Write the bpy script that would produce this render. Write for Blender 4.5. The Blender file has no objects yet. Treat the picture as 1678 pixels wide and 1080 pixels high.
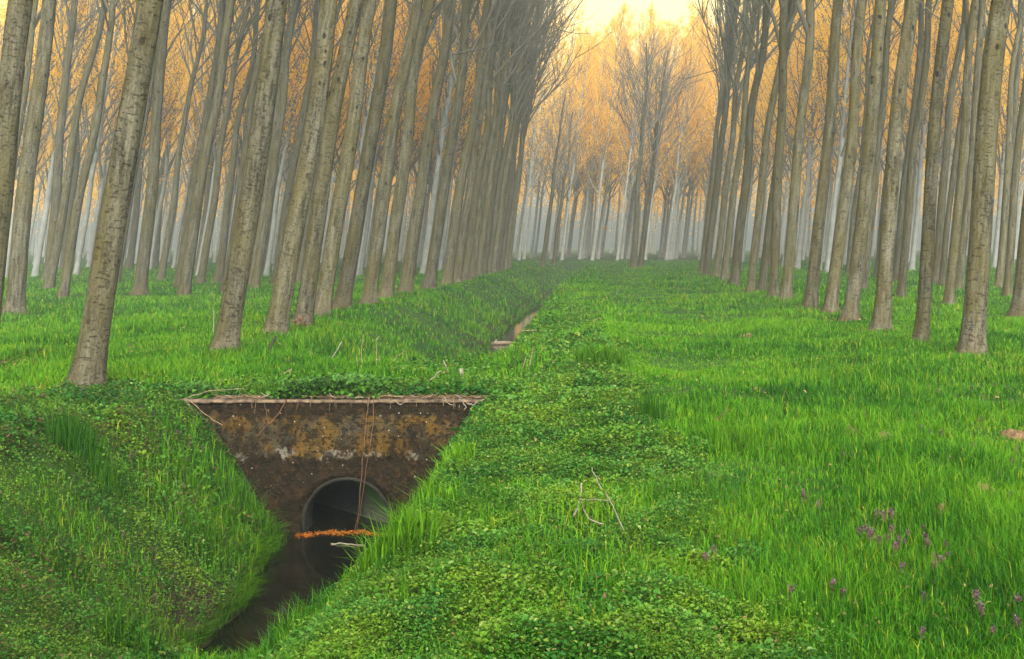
import bpy, math, random
import numpy as np
from mathutils import Matrix, Vector

rng = np.random.default_rng(7)
random.seed(7)
R_ = math.radians
scene = bpy.context.scene
COL = scene.collection

# ------------------------------------------------------------------ survey
# pinhole numbers of the picture: used only to turn survey marks into places on the ground
F, VX, VY, EYE = 2000.0, 966.0, 400.0, 1.6
def at(px, py, d):
    return Vector(((px - VX) * d / F, d, EYE - (py - VY) * d / F))

# ------------------------------------------------------------------ noise
def _hash(ix, iy, s):
    n = (ix.astype(np.int64) * 374761393 + iy.astype(np.int64) * 668265263 + s * 974634777) & 0x7fffffff
    n = ((n ^ (n >> 13)) * 1274126177) & 0x7fffffff
    return ((n ^ (n >> 16)) & 0xffff) / 65535.0
def vnoise(x, y, s=0):
    x = np.asarray(x, float); y = np.asarray(y, float)
    ix = np.floor(x); iy = np.floor(y); fx = x - ix; fy = y - iy
    fx = fx * fx * (3 - 2 * fx); fy = fy * fy * (3 - 2 * fy)
    a = _hash(ix, iy, s); b = _hash(ix + 1, iy, s); c = _hash(ix, iy + 1, s); d = _hash(ix + 1, iy + 1, s)
    return (a * (1 - fx) + b * fx) * (1 - fy) + (c * (1 - fx) + d * fx) * fy
def fbm(x, y, s=0, o=3):
    t = 0; amp = .5; n = 0
    for k in range(o):
        t = t + amp * vnoise(np.asarray(x) * 2 ** k, np.asarray(y) * 2 ** k, s + k * 17); n += amp; amp *= .5
    return t / n
def sstep(a, b, x):
    t = np.clip((np.asarray(x, float) - a) / (b - a), 0, 1)
    return t * t * (3 - 2 * t)

# ------------------------------------------------------------------ terrain
WALL_Y = 12.5
WATER_N, WATER_F = -1.34, -1.26
def shift_far(y): return 1.15 * sstep(40, 85, y)
def profile(x, L, bl, br, Rr, D):
    tl = np.clip((x - L) / (bl - L), 0, 1); tr = np.clip((Rr - x) / (Rr - br), 0, 1)
    tl = .45 * tl + .55 * tl * tl * (3 - 2 * tl); tr = .45 * tr + .55 * tr * tr * (3 - 2 * tr)
    return -D * np.minimum(tl, tr)
def ground(x, y):
    x = np.asarray(x, float); y = np.asarray(y, float)
    wob = (fbm(x * .9, y * .9, 3) - .5)
    xs = x + .22 * (fbm(y * .8, x * .15, 9) - .5)
    Dn = 1.58 - .70 * sstep(8.7, 7.0, y)
    near = profile(xs, -4.15 - .10 * np.clip(12.5 - y, 0, 6), -2.84 + .46 * sstep(12.3, 9.2, y), -2.16 + .16 * sstep(12, 9.5, y), -.98 + .06 * sstep(12, 9, y), Dn)
    sh = shift_far(y)
    far = profile(xs - sh, -4.95, -2.55, -2.08, -1.05, 1.33 * (1 - .5 * sstep(45, 95, y)))
    far = far * sstep(16.4, 18.8, y) * (1 - sstep(98, 108, y))
    h = np.where(y < WALL_Y + .12, near, far)
    h = h + .05 * wob * 2
    h = h + .14 * (fbm(x * 3.6, y * 3.0, 15) - .5) * sstep(-.5, -.9, h)
    h = h + (.13 - .09 * sstep(11, 8, y)) * np.exp(-((x - .15) / .7) ** 2) * (1 - sstep(30, 45, y)) * (.6 + .8 * fbm(x * .7, y * .35, 21))
    h = h - .30 * sstep(-7.5, -12, x) * sstep(14, 24, y)      # the wood floor lies a little lower on the left
    return h
def g1(x, y): return float(ground(np.array([x]), np.array([y]))[0])
def on_ground(px, py):
    """where the sight line through a survey mark meets the ground"""
    d = 4.0; prev = d
    while d < 160:
        p = at(px, py, d)
        if p.z < g1(p.x, p.y): break
        prev = d; d *= 1.01
    lo, hi = prev, d
    for _ in range(18):
        m = (lo + hi) / 2; p = at(px, py, m)
        if p.z < g1(p.x, p.y): hi = m
        else: lo = m
    return at(px, py, hi)

# ------------------------------------------------------------------ mesh helpers
def mesh_np(name, verts, loops, totals, colors=None, smooth=False, mats=(), mat_idx=None):
    me = bpy.data.meshes.new(name)
    verts = np.ascontiguousarray(verts, np.float32); loops = np.ascontiguousarray(loops, np.int32)
    totals = np.ascontiguousarray(totals, np.int32)
    starts = np.concatenate(([0], np.cumsum(totals)[:-1])).astype(np.int32)
    me.vertices.add(len(verts)); me.vertices.foreach_set('co', verts.ravel())
    me.loops.add(len(loops)); me.loops.foreach_set('vertex_index', loops)
    me.polygons.add(len(totals)); me.polygons.foreach_set('loop_start', starts)
    me.polygons.foreach_set('loop_total', totals)
    if smooth: me.polygons.foreach_set('use_smooth', np.ones(len(totals), bool))
    if mat_idx is not None: me.polygons.foreach_set('material_index', np.ascontiguousarray(mat_idx, np.int32))
    me.update(calc_edges=True)
    if colors is not None:
        ca = me.color_attributes.new('tint', 'FLOAT_COLOR', 'POINT')
        c = np.ones((len(verts), 4), np.float32); c[:, :3] = colors
        ca.data.foreach_set('color', c.ravel())
    for m in mats: me.materials.append(m)
    return me

class Tubes:
    """many tapered tubes in one mesh"""
    def __init__(s): s.v = []; s.f = []; s.n = 0; s.c = []
    def add(s, pts, rad, sides=5, cap=True, col=None):
        P = np.asarray(pts, float); k = len(P); rad = np.broadcast_to(np.asarray(rad, float), (k,))
        T = np.gradient(P, axis=0); T /= np.linalg.norm(T, axis=1, keepdims=True) + 1e-9
        ref = np.array([0, 1., 0]) if abs(T[:, 1].mean()) < .8 else np.array([1., 0, 0])
        U = np.cross(T, ref); U /= np.linalg.norm(U, axis=1, keepdims=True) + 1e-9
        V = np.cross(T, U)
        a = np.arange(sides) * 2 * math.pi / sides
        ring = P[:, None, :] + rad[:, None, None] * (np.cos(a)[None, :, None] * U[:, None, :] + np.sin(a)[None, :, None] * V[:, None, :])
        s.v.append(ring.reshape(-1, 3))
        i = np.arange(k - 1)[:, None] * sides + np.arange(sides)[None, :]
        j = np.arange(k - 1)[:, None] * sides + (np.arange(sides)[None, :] + 1) % sides
        q = np.stack([i, j, j + sides, i + sides], -1).reshape(-1, 4) + s.n
        s.f.append(q)
        if col is not None: s.c.append(np.tile(np.asarray(col, float), (k * sides, 1)))
        s.n += k * sides
    def mesh(s, name, mat, smooth=True):
        v = np.concatenate(s.v); f = np.concatenate(s.f)
        c = np.concatenate(s.c) if s.c else None
        return mesh_np(name, v, f.ravel(), np.full(len(f), 4), colors=c, smooth=smooth, mats=[mat])

def blades(pos, az, hgt, wid, bend, col, tip=None):
    """grass blades: a bent quad and a pointed tip each"""
    n = len(pos); side = np.stack([np.cos(az), np.sin(az), np.zeros(n)], 1)
    az2 = az + math.pi / 2 + rng.uniform(-.6, .6, n)
    fwd = np.stack([np.cos(az2), np.sin(az2), np.zeros(n)], 1); up = np.array([0, 0, 1.])
    w = wid[:, None]; h = hgt[:, None]; b = bend[:, None]
    mid = pos + up * h * .58 + fwd * h * b * .22
    tp = pos + up * h * (1 - .30 * b) + fwd * h * b * .85
    V = np.stack([pos - side * w * .5, pos + side * w * .5, mid + side * w * .42, mid - side * w * .42, tp], 1)
    base = (np.arange(n) * 5)[:, None]
    L = np.concatenate([base + np.array([0, 1, 2, 3]), base + np.array([3, 2, 4])], 1)
    C = np.repeat(col, 5, 0)
    if tip is not None:
        C = C.reshape(n, 5, 3); C[:, 4] = tip; C = C.reshape(-1, 3)
    return V.reshape(-1, 3), L.ravel(), np.tile([4, 3], n), C

def leaves(pos, az, tilt, roll, length, width, col, fold=.25):
    """broad leaves: two halves folded along the midrib"""
    n = len(pos)
    d = np.stack([np.cos(az) * np.cos(tilt), np.sin(az) * np.cos(tilt), np.sin(tilt)], 1)
    s = np.stack([-np.sin(az), np.cos(az), np.zeros(n)], 1)
    nn = np.cross(d, s)
    s2 = s * np.cos(roll)[:, None] + nn * np.sin(roll)[:, None]; n2 = np.cross(d, s2)
    L = length[:, None]; W = width[:, None]
    f = fold * W
    V = np.stack([pos, pos + d * L * .28 - s2 * W * .46 + n2 * f * .8, pos + d * L * .68 - s2 * W * .40 + n2 * f,
                  pos + d * L - n2 * f * .4, pos + d * L * .68 + s2 * W * .40 + n2 * f, pos + d * L * .28 + s2 * W * .46 + n2 * f * .8], 1)
    base = (np.arange(n) * 6)[:, None]
    Lp = np.concatenate([base + np.array([0, 1, 2, 3]), base + np.array([0, 3, 4, 5])], 1)
    return V.reshape(-1, 3), Lp.ravel(), np.tile([4, 4], n), np.repeat(col, 6, 0)

def join(parts):
    V = []; L = []; T = []; C = []; o = 0
    for v, l, t, c in parts:
        V.append(v); L.append(np.asarray(l) + o); T.append(t); C.append(c); o += len(v)
    return np.concatenate(V), np.concatenate(L), np.concatenate(T), np.concatenate(C)

# ------------------------------------------------------------------ object helpers
def link(name, me, parent=None, label=None, cat=None, group=None, kind=None, loc=None):
    o = bpy.data.objects.new(name, me); COL.objects.link(o)
    if parent is not None: o.parent = parent
    if label: o['label'] = label
    if cat: o['category'] = cat
    if group: o['group'] = group
    if kind: o['kind'] = kind
    if loc is not None: o.location = loc
    return o
def thing(name, label, cat, loc=(0, 0, 0), group=None):
    return link(name, None, label=label, cat=cat, group=group, loc=loc)

# ------------------------------------------------------------------ materials
class NT:
    def __init__(s, name):
        s.m = bpy.data.materials.new(name); s.m.use_nodes = True; s.t = s.m.node_tree; s.t.nodes.clear()
        s.out = s.t.nodes.new('ShaderNodeOutputMaterial')
    def n(s, typ, ins=None, **kw):
        nd = s.t.nodes.new(typ)
        for k, v in kw.items(): setattr(nd, k, v)
        for k, v in (ins or {}).items():
            sk = nd.inputs[k]
            if isinstance(v, bpy.types.NodeSocket): s.t.links.new(v, sk)
            else: sk.default_value = v
        return nd
    def mix(s, fac, a, b, mode='MIX'):
        nd = s.t.nodes.new('ShaderNodeMix'); nd.data_type = 'RGBA'; nd.blend_type = mode
        for i, v in ((0, fac), (6, a), (7, b)):
            if isinstance(v, bpy.types.NodeSocket): s.t.links.new(v, nd.inputs[i])
            else: nd.inputs[i].default_value = v if i == 0 else (*v, 1)
        return nd.outputs[2]
    def math(s, op, a, b=0., clamp=False):
        nd = s.t.nodes.new('ShaderNodeMath'); nd.operation = op; nd.use_clamp = clamp
        for i, v in ((0, a), (1, b)):
            if isinstance(v, bpy.types.NodeSocket): s.t.links.new(v, nd.inputs[i])
            else: nd.inputs[i].default_value = v
        return nd.outputs[0]
    def rng(s, v, a, b, c=0., d=1.):
        nd = s.n('ShaderNodeMapRange', {0: v, 1: a, 2: b, 3: c, 4: d}); return nd.outputs[0]
    def noise(s, vec, scale, detail=3, rough=.55):
        return s.n('ShaderNodeTexNoise', {'Vector': vec, 'Scale': scale, 'Detail': detail, 'Roughness': rough}).outputs[0]
    def stretch(s, vec, sc):
        return s.n('ShaderNodeMapping', {'Vector': vec, 'Scale': sc}).outputs[0]
    def surf(s, sh): s.t.links.new(sh, s.out.inputs[0]); return s.m

def foliage_mat(name, transl=.35, rough=.5, spec=.3):
    N = NT(name)
    c = N.n('ShaderNodeAttribute', attribute_name='tint').outputs['Color']
    p = N.n('ShaderNodeBsdfPrincipled', {'Base Color': c, 'Roughness': rough, 'Specular IOR Level': spec})
    t = N.n('ShaderNodeBsdfTranslucent', {'Color': c})
    mx = N.n('ShaderNodeMixShader', {0: transl, 1: p.outputs[0], 2: t.outputs[0]})
    return N.surf(mx.outputs[0])
M_grass = foliage_mat('grass', .28, .6, .10)
M_weed = foliage_mat('weed_leaf', .35, .5, .2)
M_ivy = foliage_mat('ivy_leaf', .2, .4, .25)
M_orange = foliage_mat('bronze_leaf', .55, .6, .2)
M_petal = foliage_mat('petal', .3, .6, .2)

def vary_mat(name, c1, c2, scale, rough=.9, bump=.3, bscale=30, attr=False):
    N = NT(name); co = N.n('ShaderNodeTexCoord').outputs['Object']
    f = N.rng(N.noise(co, scale, 4), .3, .7)
    c = N.mix(f, c1, c2)
    b = N.n('ShaderNodeBump', {'Strength': bump, 'Distance': .02, 'Height': N.noise(co, bscale, 4)})
    p = N.n('ShaderNodeBsdfPrincipled', {'Base Color': c, 'Roughness': rough, 'Specular IOR Level': .2, 'Normal': b.outputs[0]})
    return N.surf(p.outputs[0])
M_branch = vary_mat('branch_bark', (.115, .102, .070), (.070, .063, .044), 3)
M_stick = vary_mat('dry_stick', (.26, .215, .155), (.13, .105, .07), 14)
M_dark_stick = vary_mat('dark_stick', (.05, .04, .028), (.02, .016, .012), 14)
M_straw = vary_mat('dry_straw', (.24, .18, .095), (.11, .075, .04), 20)
M_vine = vary_mat('red_vine', (.15, .065, .03), (.06, .028, .015), 16)
M_soil = vary_mat('loose_soil', (.22, .13, .06), (.12, .066, .03), 18, bump=.8, bscale=60)
M_log = vary_mat('wet_wood', (.24, .175, .12), (.11, .07, .04), 8)

def bark_mat():
    N = NT('poplar_bark')
    co = N.n('ShaderNodeTexCoord').outputs['Object']
    oi = N.n('ShaderNodeObjectInfo').outputs['Random']
    off = N.n('ShaderNodeCombineXYZ', {0: N.math('MULTIPLY', oi, 37.), 1: N.math('MULTIPLY', oi, 91.), 2: N.math('MULTIPLY', oi, 53.)}).outputs[0]
    vec = N.n('ShaderNodeVectorMath', {0: co, 1: off}, operation='ADD').outputs[0]
    streak = N.noise(N.stretch(vec, (14, 14, 1.6)), 1., 5, .65)
    patch = N.noise(N.stretch(vec, (2.2, 2.2, .8)), 1., 3)
    base = N.mix(N.rng(N.math('ADD', N.math('MULTIPLY', streak, .55), N.math('MULTIPLY', N.noise(N.stretch(vec, (1, 1, .55)), 42., 5, .7), .45)), .39, .61), (.018, .016, .010), (.148, .132, .086))
    base = N.mix(N.rng(patch, .42, .66, 0, .65), base, (.080, .066, .022))
    # ochre algae on the weather side of the stem
    nx = N.n('ShaderNodeSeparateXYZ', {0: N.n('ShaderNodeNewGeometry').outputs['Normal']}).outputs[0]
    side = N.rng(nx, .25, -.8)
    mo = N.math('MULTIPLY', side, N.rng(N.noise(N.stretch(vec, (5, 5, 2.5)), 1., 4), .35, .65))
    base = N.mix(N.math('MULTIPLY', mo, .8), base, (.066, .049, .009))
    # pale lichen specks
    sp = N.rng(N.noise(vec, 26., 2), .62, .72)
    base = N.mix(N.math('MULTIPLY', sp, .3), base, (.18, .165, .115))
    # lying lenticels: short dark cross cracks
    wob = N.math('MULTIPLY', N.noise(vec, 3., 2), .9)
    sx = N.n('ShaderNodeSeparateXYZ', {0: vec})
    zz = N.math('ADD', sx.outputs[2], N.math('MULTIPLY', wob, .12))
    v2 = N.n('ShaderNodeCombineXYZ', {0: N.math('MULTIPLY', sx.outputs[0], 12.), 1: N.math('MULTIPLY', sx.outputs[1], 12.), 2: N.math('MULTIPLY', zz, 36.)}).outputs[0]
    ln = N.noise(v2, 1., 2, .5)
    crack = N.rng(ln, .585, .66)
    # branch scars: dark eyes, thicker up the stem
    vo = N.n('ShaderNodeTexVoronoi', {'Vector': N.stretch(vec, (5.5, 5.5, 3.2)), 'Scale': 1., 'Randomness': 1.})
    hz = N.n('ShaderNodeSeparateXYZ', {0: co}).outputs[2]
    eye = N.math('MULTIPLY', N.rng(vo.outputs['Distance'], .20, .13), N.rng(hz, .3, 4.5, .35, 1.))
    eye = N.math('MULTIPLY', eye, N.rng(N.noise(vec, 2.3, 1), .48, .52))
    dark = N.math('MAXIMUM', N.math('MULTIPLY', crack, .55), eye)
    base = N.mix(dark, base, (.022, .017, .011))
    # reddish foot of the stem
    base = N.mix(N.math('MULTIPLY', N.rng(hz, .5, .0), .22), base, (.11, .075, .045))
    hsv = N.n('ShaderNodeHueSaturation', {'Color': base, 'Value': N.rng(oi, 0, 1, .70, 1.15)})
    hgt = N.math('SUBTRACT', streak, N.math('MULTIPLY', dark, .9))
    b = N.n('ShaderNodeBump', {'Strength': .8, 'Distance': .03, 'Height': hgt})
    p = N.n('ShaderNodeBsdfPrincipled', {'Base Color': hsv.outputs[0], 'Roughness': .95, 'Specular IOR Level': .05, 'Normal': b.outputs[0]})
    return N.surf(p.outputs[0])
M_bark = bark_mat()
M_hazed_bark = vary_mat('hazed_poplar_bark', (.235, .235, .20), (.15, .15, .125), 2)  # bark lightened in its colour to stand in for distance haze

def ground_mat():
    N = NT('meadow_ground')
    co = N.n('ShaderNodeTexCoord').outputs['Object']
    z = N.n('ShaderNodeSeparateXYZ', {0: co}).outputs[2]
    a = N.noise(co, .5, 5); b2 = N.noise(co, 9., 4)
    g = N.mix(N.rng(a, .3, .7), (.011, .036, .004), (.024, .056, .006))
    g = N.mix(N.rng(b2, .45, .75, 0, .5), g, (.05, .06, .015))
    mud = N.mix(N.rng(N.noise(co, 6., 5), .3, .7), (.016, .012, .006), (.045, .034, .018))
    c = N.mix(N.rng(z, -.85, -1.12), g, mud)
    b = N.n('ShaderNodeBump', {'Strength': .8, 'Distance': .05, 'Height': b2})
    p = N.n('ShaderNodeBsdfPrincipled', {'Base Color': c, 'Roughness': .95, 'Specular IOR Level': .1, 'Normal': b.outputs[0]})
    return N.surf(p.outputs[0])

def water_mat():
    N = NT('ditch_water')
    co = N.n('ShaderNodeTexCoord').outputs['Object']
    b = N.n('ShaderNodeBump', {'Strength': .12, 'Distance': .01, 'Height': N.noise(N.stretch(co, (3, 7, 1)), 1., 3)})
    c = N.mix(N.rng(N.noise(co, 2.5, 3), .35, .65), (.003, .003, .002), (.007, .006, .003))
    p = N.n('ShaderNodeBsdfPrincipled', {'Base Color': c, 'Roughness': .07, 'IOR': 1.33, 'Normal': b.outputs[0]})
    return N.surf(p.outputs[0])

CX, CZ, PR = -2.475, -1.245, .435
def wall_mat():
    N = NT('mossy_headwall')
    co = N.n('ShaderNodeTexCoord').outputs['Object']
    s = N.n('ShaderNodeSeparateXYZ', {0: co}); x, z = s.outputs[0], N.math('ADD', s.outputs[2], CZ)
    n1 = N.noise(co, 2.2, 5, .6); n2 = N.noise(co, 7., 5, .65); n3 = N.noise(co, 28., 4, .6); n4 = N.noise(N.stretch(co, (3.4, 3.4, 1.7)), 1., 6, .68)
    zz = N.math('ADD', z, N.math('MULTIPLY', N.math('SUBTRACT', n2, .5), .42))
    base = N.mix(N.rng(n2, .32, .68), (.006, .0045, .0025), (.024, .016, .008))
    # grey render left on the middle of the face
    mid = N.math('MULTIPLY', N.rng(zz, -.14, -.20), N.rng(zz, -.60, -.54))
    grey = N.math('MULTIPLY', mid, N.rng(n1, .44, .54))
    base = N.mix(N.math('MULTIPLY', grey, .65), base, (.048, .043, .028))
    # ochre algae in upright runs
    oc = N.math('MULTIPLY', N.math('MULTIPLY', mid, N.rng(N.noise(co, 13., 5, .7), .32, .52)), N.rng(N.math('ADD', n4, N.math('MULTIPLY', N.math('SUBTRACT', N.noise(co, 1.1, 2), .5), .9)), .42, .55))
    base = N.mix(N.math('MULTIPLY', oc, .8), base, (.090, .047, .006))
    # rusty lower courses
    low = N.math('MULTIPLY', N.rng(zz, -.56, -.64), N.rng(n2, .45, .7))
    base = N.mix(N.math('MULTIPLY', low, .7), base, (.026, .013, .006))
    # block joints
    br = N.n('ShaderNodeTexBrick', {'Vector': N.n('ShaderNodeCombineXYZ', {0: x, 1: z}).outputs[0], 'Scale': 1., 'Mortar Size': .006, 'Brick Width': .28, 'Row Height': .075})
    jo = N.math('MULTIPLY', br.outputs['Fac'], N.rng(n1, .42, .66, .0, .5))
    base = N.mix(jo, base, (.018, .013, .009))
    # white lichen and lime runs
    wl = N.math('MULTIPLY', N.rng(n3, .69, .75), N.rng(n1, .4, .6))
    base = N.mix(N.math('MULTIPLY', wl, .8), base, (.26, .24, .19))
    band = N.math('MULTIPLY', N.math('MULTIPLY', N.rng(zz, -.515, -.53), N.rng(zz, -.585, -.57)), N.rng(N.noise(co, 3.1, 3), .50, .58))
    base = N.mix(N.math('MULTIPLY', band, .6), base, (.15, .13, .095))
    vs_ = N.n('ShaderNodeTexVoronoi', {'Vector': co, 'Scale': 34.}); vc = N.n('ShaderNodeSeparateColor', {0: vs_.outputs['Color']})
    base = N.mix(N.math('MULTIPLY', N.rng(vc.outputs[0], .70, .74), .75), base, (.010, .007, .004))
    base = N.mix(N.math('MULTIPLY', N.rng(vc.outputs[1], .90, .92), .5), base, (.050, .025, .011))
    base = N.mix(N.math('MULTIPLY', N.math('MULTIPLY', N.rng(vc.outputs[2], .965, .975), N.rng(vs_.outputs['Distance'], .30, .2)), .7), base, (.30, .27, .22))
    base = N.mix(N.math('MULTIPLY', N.rng(N.noise(co, 4.5, 6, .7), .52, .62), .7), base, (.014, .011, .005))
    h = N.math('ADD', N.math('ADD', n2, N.math('MULTIPLY', n3, .5)), N.math('MULTIPLY', jo, -.8))
    b = N.n('ShaderNodeBump', {'Strength': .8, 'Distance': .035, 'Height': h})
    p = N.n('ShaderNodeBsdfPrincipled', {'Base Color': base, 'Roughness': .95, 'Specular IOR Level': .04, 'Normal': b.outputs[0]})
    return N.surf(p.outputs[0])

# ------------------------------------------------------------------ world, sun, camera
SUN_EL, SUN_AZ = R_(38), R_(172)          # azimuth measured from +Y towards +X
w = bpy.data.worlds.new('World'); scene.world = w; w.use_nodes = True
wt = w.node_tree; bg = wt.nodes['Background']
sky = wt.nodes.new('ShaderNodeTexSky'); sky.sky_type = 'NISHITA'; sky.sun_disc = False
sky.sun_elevation = SUN_EL; sky.sun_rotation = SUN_AZ; sky.dust_density = 6.; sky.air_density = 1.2; sky.ozone_density = 1.
hs = wt.nodes.new('ShaderNodeHueSaturation'); hs.inputs['Saturation'].default_value = .22
tint = wt.nodes.new('ShaderNodeMix'); tint.data_type = 'RGBA'; tint.blend_type = 'MULTIPLY'; tint.inputs[0].default_value = 1.
geo = wt.nodes.new('ShaderNodeTexCoord'); sx = wt.nodes.new('ShaderNodeSeparateXYZ'); wt.links.new(geo.outputs['Generated'], sx.inputs[0])
ramp = wt.nodes.new('ShaderNodeValToRGB'); cr = ramp.color_ramp                     # warm evening band low over the horizon
for i, (p_, c_) in enumerate([(0., (.50, .56, .55)), (.026, (.66, .60, .48)), (.058, (1.30, .70, .25)), (.13, (1.70, 1.0, .32)), (.22, (1.25, .98, .44)), (.42, (1., 1., .97))]):
    e = cr.elements[i] if i < 2 else cr.elements.new(p_)
    e.position = p_; e.color = (*c_, 1)
wt.links.new(sx.outputs[2], ramp.inputs[0])
mr = wt.nodes.new('ShaderNodeMapRange'); mr.inputs[1].default_value = .60; mr.inputs[2].default_value = .90; mr.interpolation_type = 'SMOOTHSTEP'   # the glow fills only one quarter of the sky
wt.links.new(sx.outputs[1], mr.inputs[0])
gl = wt.nodes.new('ShaderNodeMix'); gl.data_type = 'RGBA'; gl.inputs[6].default_value = (.95, 1., 1., 1)
wt.links.new(mr.outputs[0], gl.inputs[0]); wt.links.new(ramp.outputs[0], gl.inputs[7]); wt.links.new(gl.outputs[2], tint.inputs[7])
wt.links.new(sky.outputs[0], hs.inputs['Color']); wt.links.new(hs.outputs[0], tint.inputs[6])
wt.links.new(tint.outputs[2], bg.inputs[0]); bg.inputs[1].default_value = .13
sd = bpy.data.lights.new('sun', 'SUN'); sd.energy = 1.0; sd.angle = R_(95); sd.color = (1, .97, .92)
so = bpy.data.objects.new('sun', sd); COL.objects.link(so)
to_sun = Vector((math.cos(SUN_EL) * math.sin(SUN_AZ), math.cos(SUN_EL) * math.cos(SUN_AZ), math.sin(SUN_EL)))
so.rotation_euler = to_sun.to_track_quat('Z', 'Y').to_euler(); so.location = (0, 0, 60)

cd = bpy.data.cameras.new('camera'); cam = bpy.data.objects.new('camera', cd); COL.objects.link(cam); scene.camera = cam
cd.sensor_width = 36; cd.sensor_fit = 'HORIZONTAL'; cd.lens = F / 1678 * 36; cd.clip_end = 3000; cd.clip_start = .05
cam.location = (0, 0, EYE); cam.rotation_euler = (R_(90), 0, 0)
cd.shift_x = (839 - VX) / 1678; cd.shift_y = -(540 - VY) / 1678
vs = scene.view_settings
vs.view_transform = 'Standard'; vs.look = 'None'; vs.gamma = 1; vs.exposure = 1.88
scene.render.engine = 'CYCLES'; cy = scene.cycles
cy.max_bounces = 6; cy.diffuse_bounces = 3; cy.glossy_bounces = 2; cy.transmission_bounces = 3; cy.volume_bounces = 1; cy.transparent_max_bounces = 4
cy.use_denoising = True; cy.use_adaptive_sampling = True; cy.adaptive_threshold = .02
cy.caustics_reflective = False; cy.caustics_refractive = False
cy.sample_clamp_indirect = 4.
try: cy.denoising_prefilter = 'ACCURATE'; cy.denoising_input_passes = 'RGB_ALBEDO_NORMAL'
except Exception: pass

# ------------------------------------------------------------------ ground sheet
gx = np.concatenate([np.linspace(-340, -60, 12), np.arange(-55, -12, 2.5), np.arange(-11.5, -6, .3), np.arange(-6, 2.6, .085), np.arange(2.7, 14, .35), np.arange(15, 60, 2.5), np.linspace(65, 340, 12)])
gy = np.concatenate([np.linspace(-25, 2, 8), np.arange(3, 12.5, .11), [12.5, 12.58, 12.66], np.arange(12.8, 20, .12), np.arange(20.2, 45, .35), np.arange(45.5, 112, 1.), np.arange(114, 200, 6), np.linspace(210, 420, 10)])
GX, GY = np.meshgrid(gx, gy); GZ = ground(GX, GY)
nx_, ny_ = len(gx), len(gy)
idx = np.arange(nx_ * ny_).reshape(ny_, nx_)
q = np.stack([idx[:-1, :-1], idx[:-1, 1:], idx[1:, 1:], idx[1:, :-1]], -1).reshape(-1, 4)
cxq = (GX[:-1, :-1] + GX[1:, 1:]).ravel() / 2; cyq = (GY[:-1, :-1] + GY[1:, 1:]).ravel() / 2
q = q[~((cyq > 12.57) & (cyq < 12.67) & (cxq > -3.3) & (cxq < -1.8))]     # mouth of the pipe
me = mesh_np('ground', np.stack([GX.ravel(), GY.ravel(), GZ.ravel()], 1), q.ravel(), np.full(len(q), 4), smooth=True, mats=[ground_mat()])
link('ground', me, kind='structure', label='green meadow ground with a ditch cut through it', cat='ground')

# water in both stretches of the ditch
Mw = water_mat()
def strip(name, ys, xa, xb, z, label):
    v = []
    for y, a, b in zip(ys, xa, xb): v += [(a, y, z), (b, y, z)]
    n = len(ys); f = np.array([[2 * i, 2 * i + 1, 2 * i + 3, 2 * i + 2] for i in range(n - 1)])
    me = mesh_np(name, np.array(v), f.ravel(), np.full(n - 1, 4), mats=[Mw])
    return link(name, me, kind='structure', label=label, cat='water')
strip('water', [8, 12.4, 12.47, 12.8, 15.2], [-3.7, -3.7, -2.9, -2.9, -5.25], [-1.5, -1.5, -2.05, -2.05, -4.4], WATER_N, 'dark still water in the ditch below the culvert')
ys = np.arange(17, 97, 2.)
strip('water', ys, -3.4 + shift_far(ys), -1.4 + shift_far(ys), WATER_F, 'narrow dark water in the far ditch beyond the culvert')

# ------------------------------------------------------------------ culvert
cul = thing('culvert', 'mossy dark concrete culvert headwall with a round pipe over ditch water', 'culvert', (CX, WALL_Y, CZ))
def headwall():
    x0, x1, z0, z1 = -4.55 - CX, -.55 - CX, -2.05 - CZ, -.02 - CZ
    na, nr = 192, 16
    ang = np.linspace(0, 2 * math.pi, na, endpoint=False)
    for c in ((x0, z0), (x1, z0), (x1, z1), (x0, z1)):
        a = math.atan2(c[1], c[0]) % (2 * math.pi); ang[np.argmin(abs(ang - a))] = a
    ca, sa = np.cos(ang), np.sin(ang)
    with np.errstate(divide='ignore', invalid='ignore'):
        tx = np.where(ca > 0, x1 / ca, x0 / ca); tz = np.where(sa > 0, z1 / sa, z0 / sa)
    t = np.minimum(np.where(abs(ca) < 1e-6, 1e9, tx), np.where(abs(sa) < 1e-6, 1e9, tz))
    r0 = PR + .035
    V = []
    for k in range(nr + 1):
        r = r0 + (t - r0) * (k / nr)
        X, Z = ca * r, sa * r
        Y = -.035 * fbm(X * 5 + 40, Z * 5 + 40, 5, 3) - .018 * fbm(X * 20 + 40, Z * 20 + 40, 6, 2)
        Y = Y - .018 * sstep(-.52 - CZ, -.56 - CZ, -(-Z) + .03 * np.sin(X * 9))      # lower courses stand slightly proud
        V.append(np.stack([X, Y, Z], 1))
    for k in (nr, ):                         # back edge
        V.append(np.stack([ca * t, np.full(na, .32), sa * t], 1))
    V.append(np.stack([ca * r0, np.full(na, .32), sa * r0], 1))
    V = np.concatenate(V); rings = nr + 3; f = []
    for k in range(rings):
        k2 = (k + 1) % rings
        for i in range(na):
            j = (i + 1) % na
            f.append((k * na + i, k * na + j, k2 * na + j, k2 * na + i))
    f = np.array(f)
    return mesh_np('headwall', V, f.ravel(), np.full(len(f), 4), mats=[wall_mat()])
link('headwall', headwall(), cul)
M_conc = vary_mat('pipe_concrete', (.020, .018, .011), (.007, .006, .004), 9, bump=.6, bscale=40)
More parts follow.
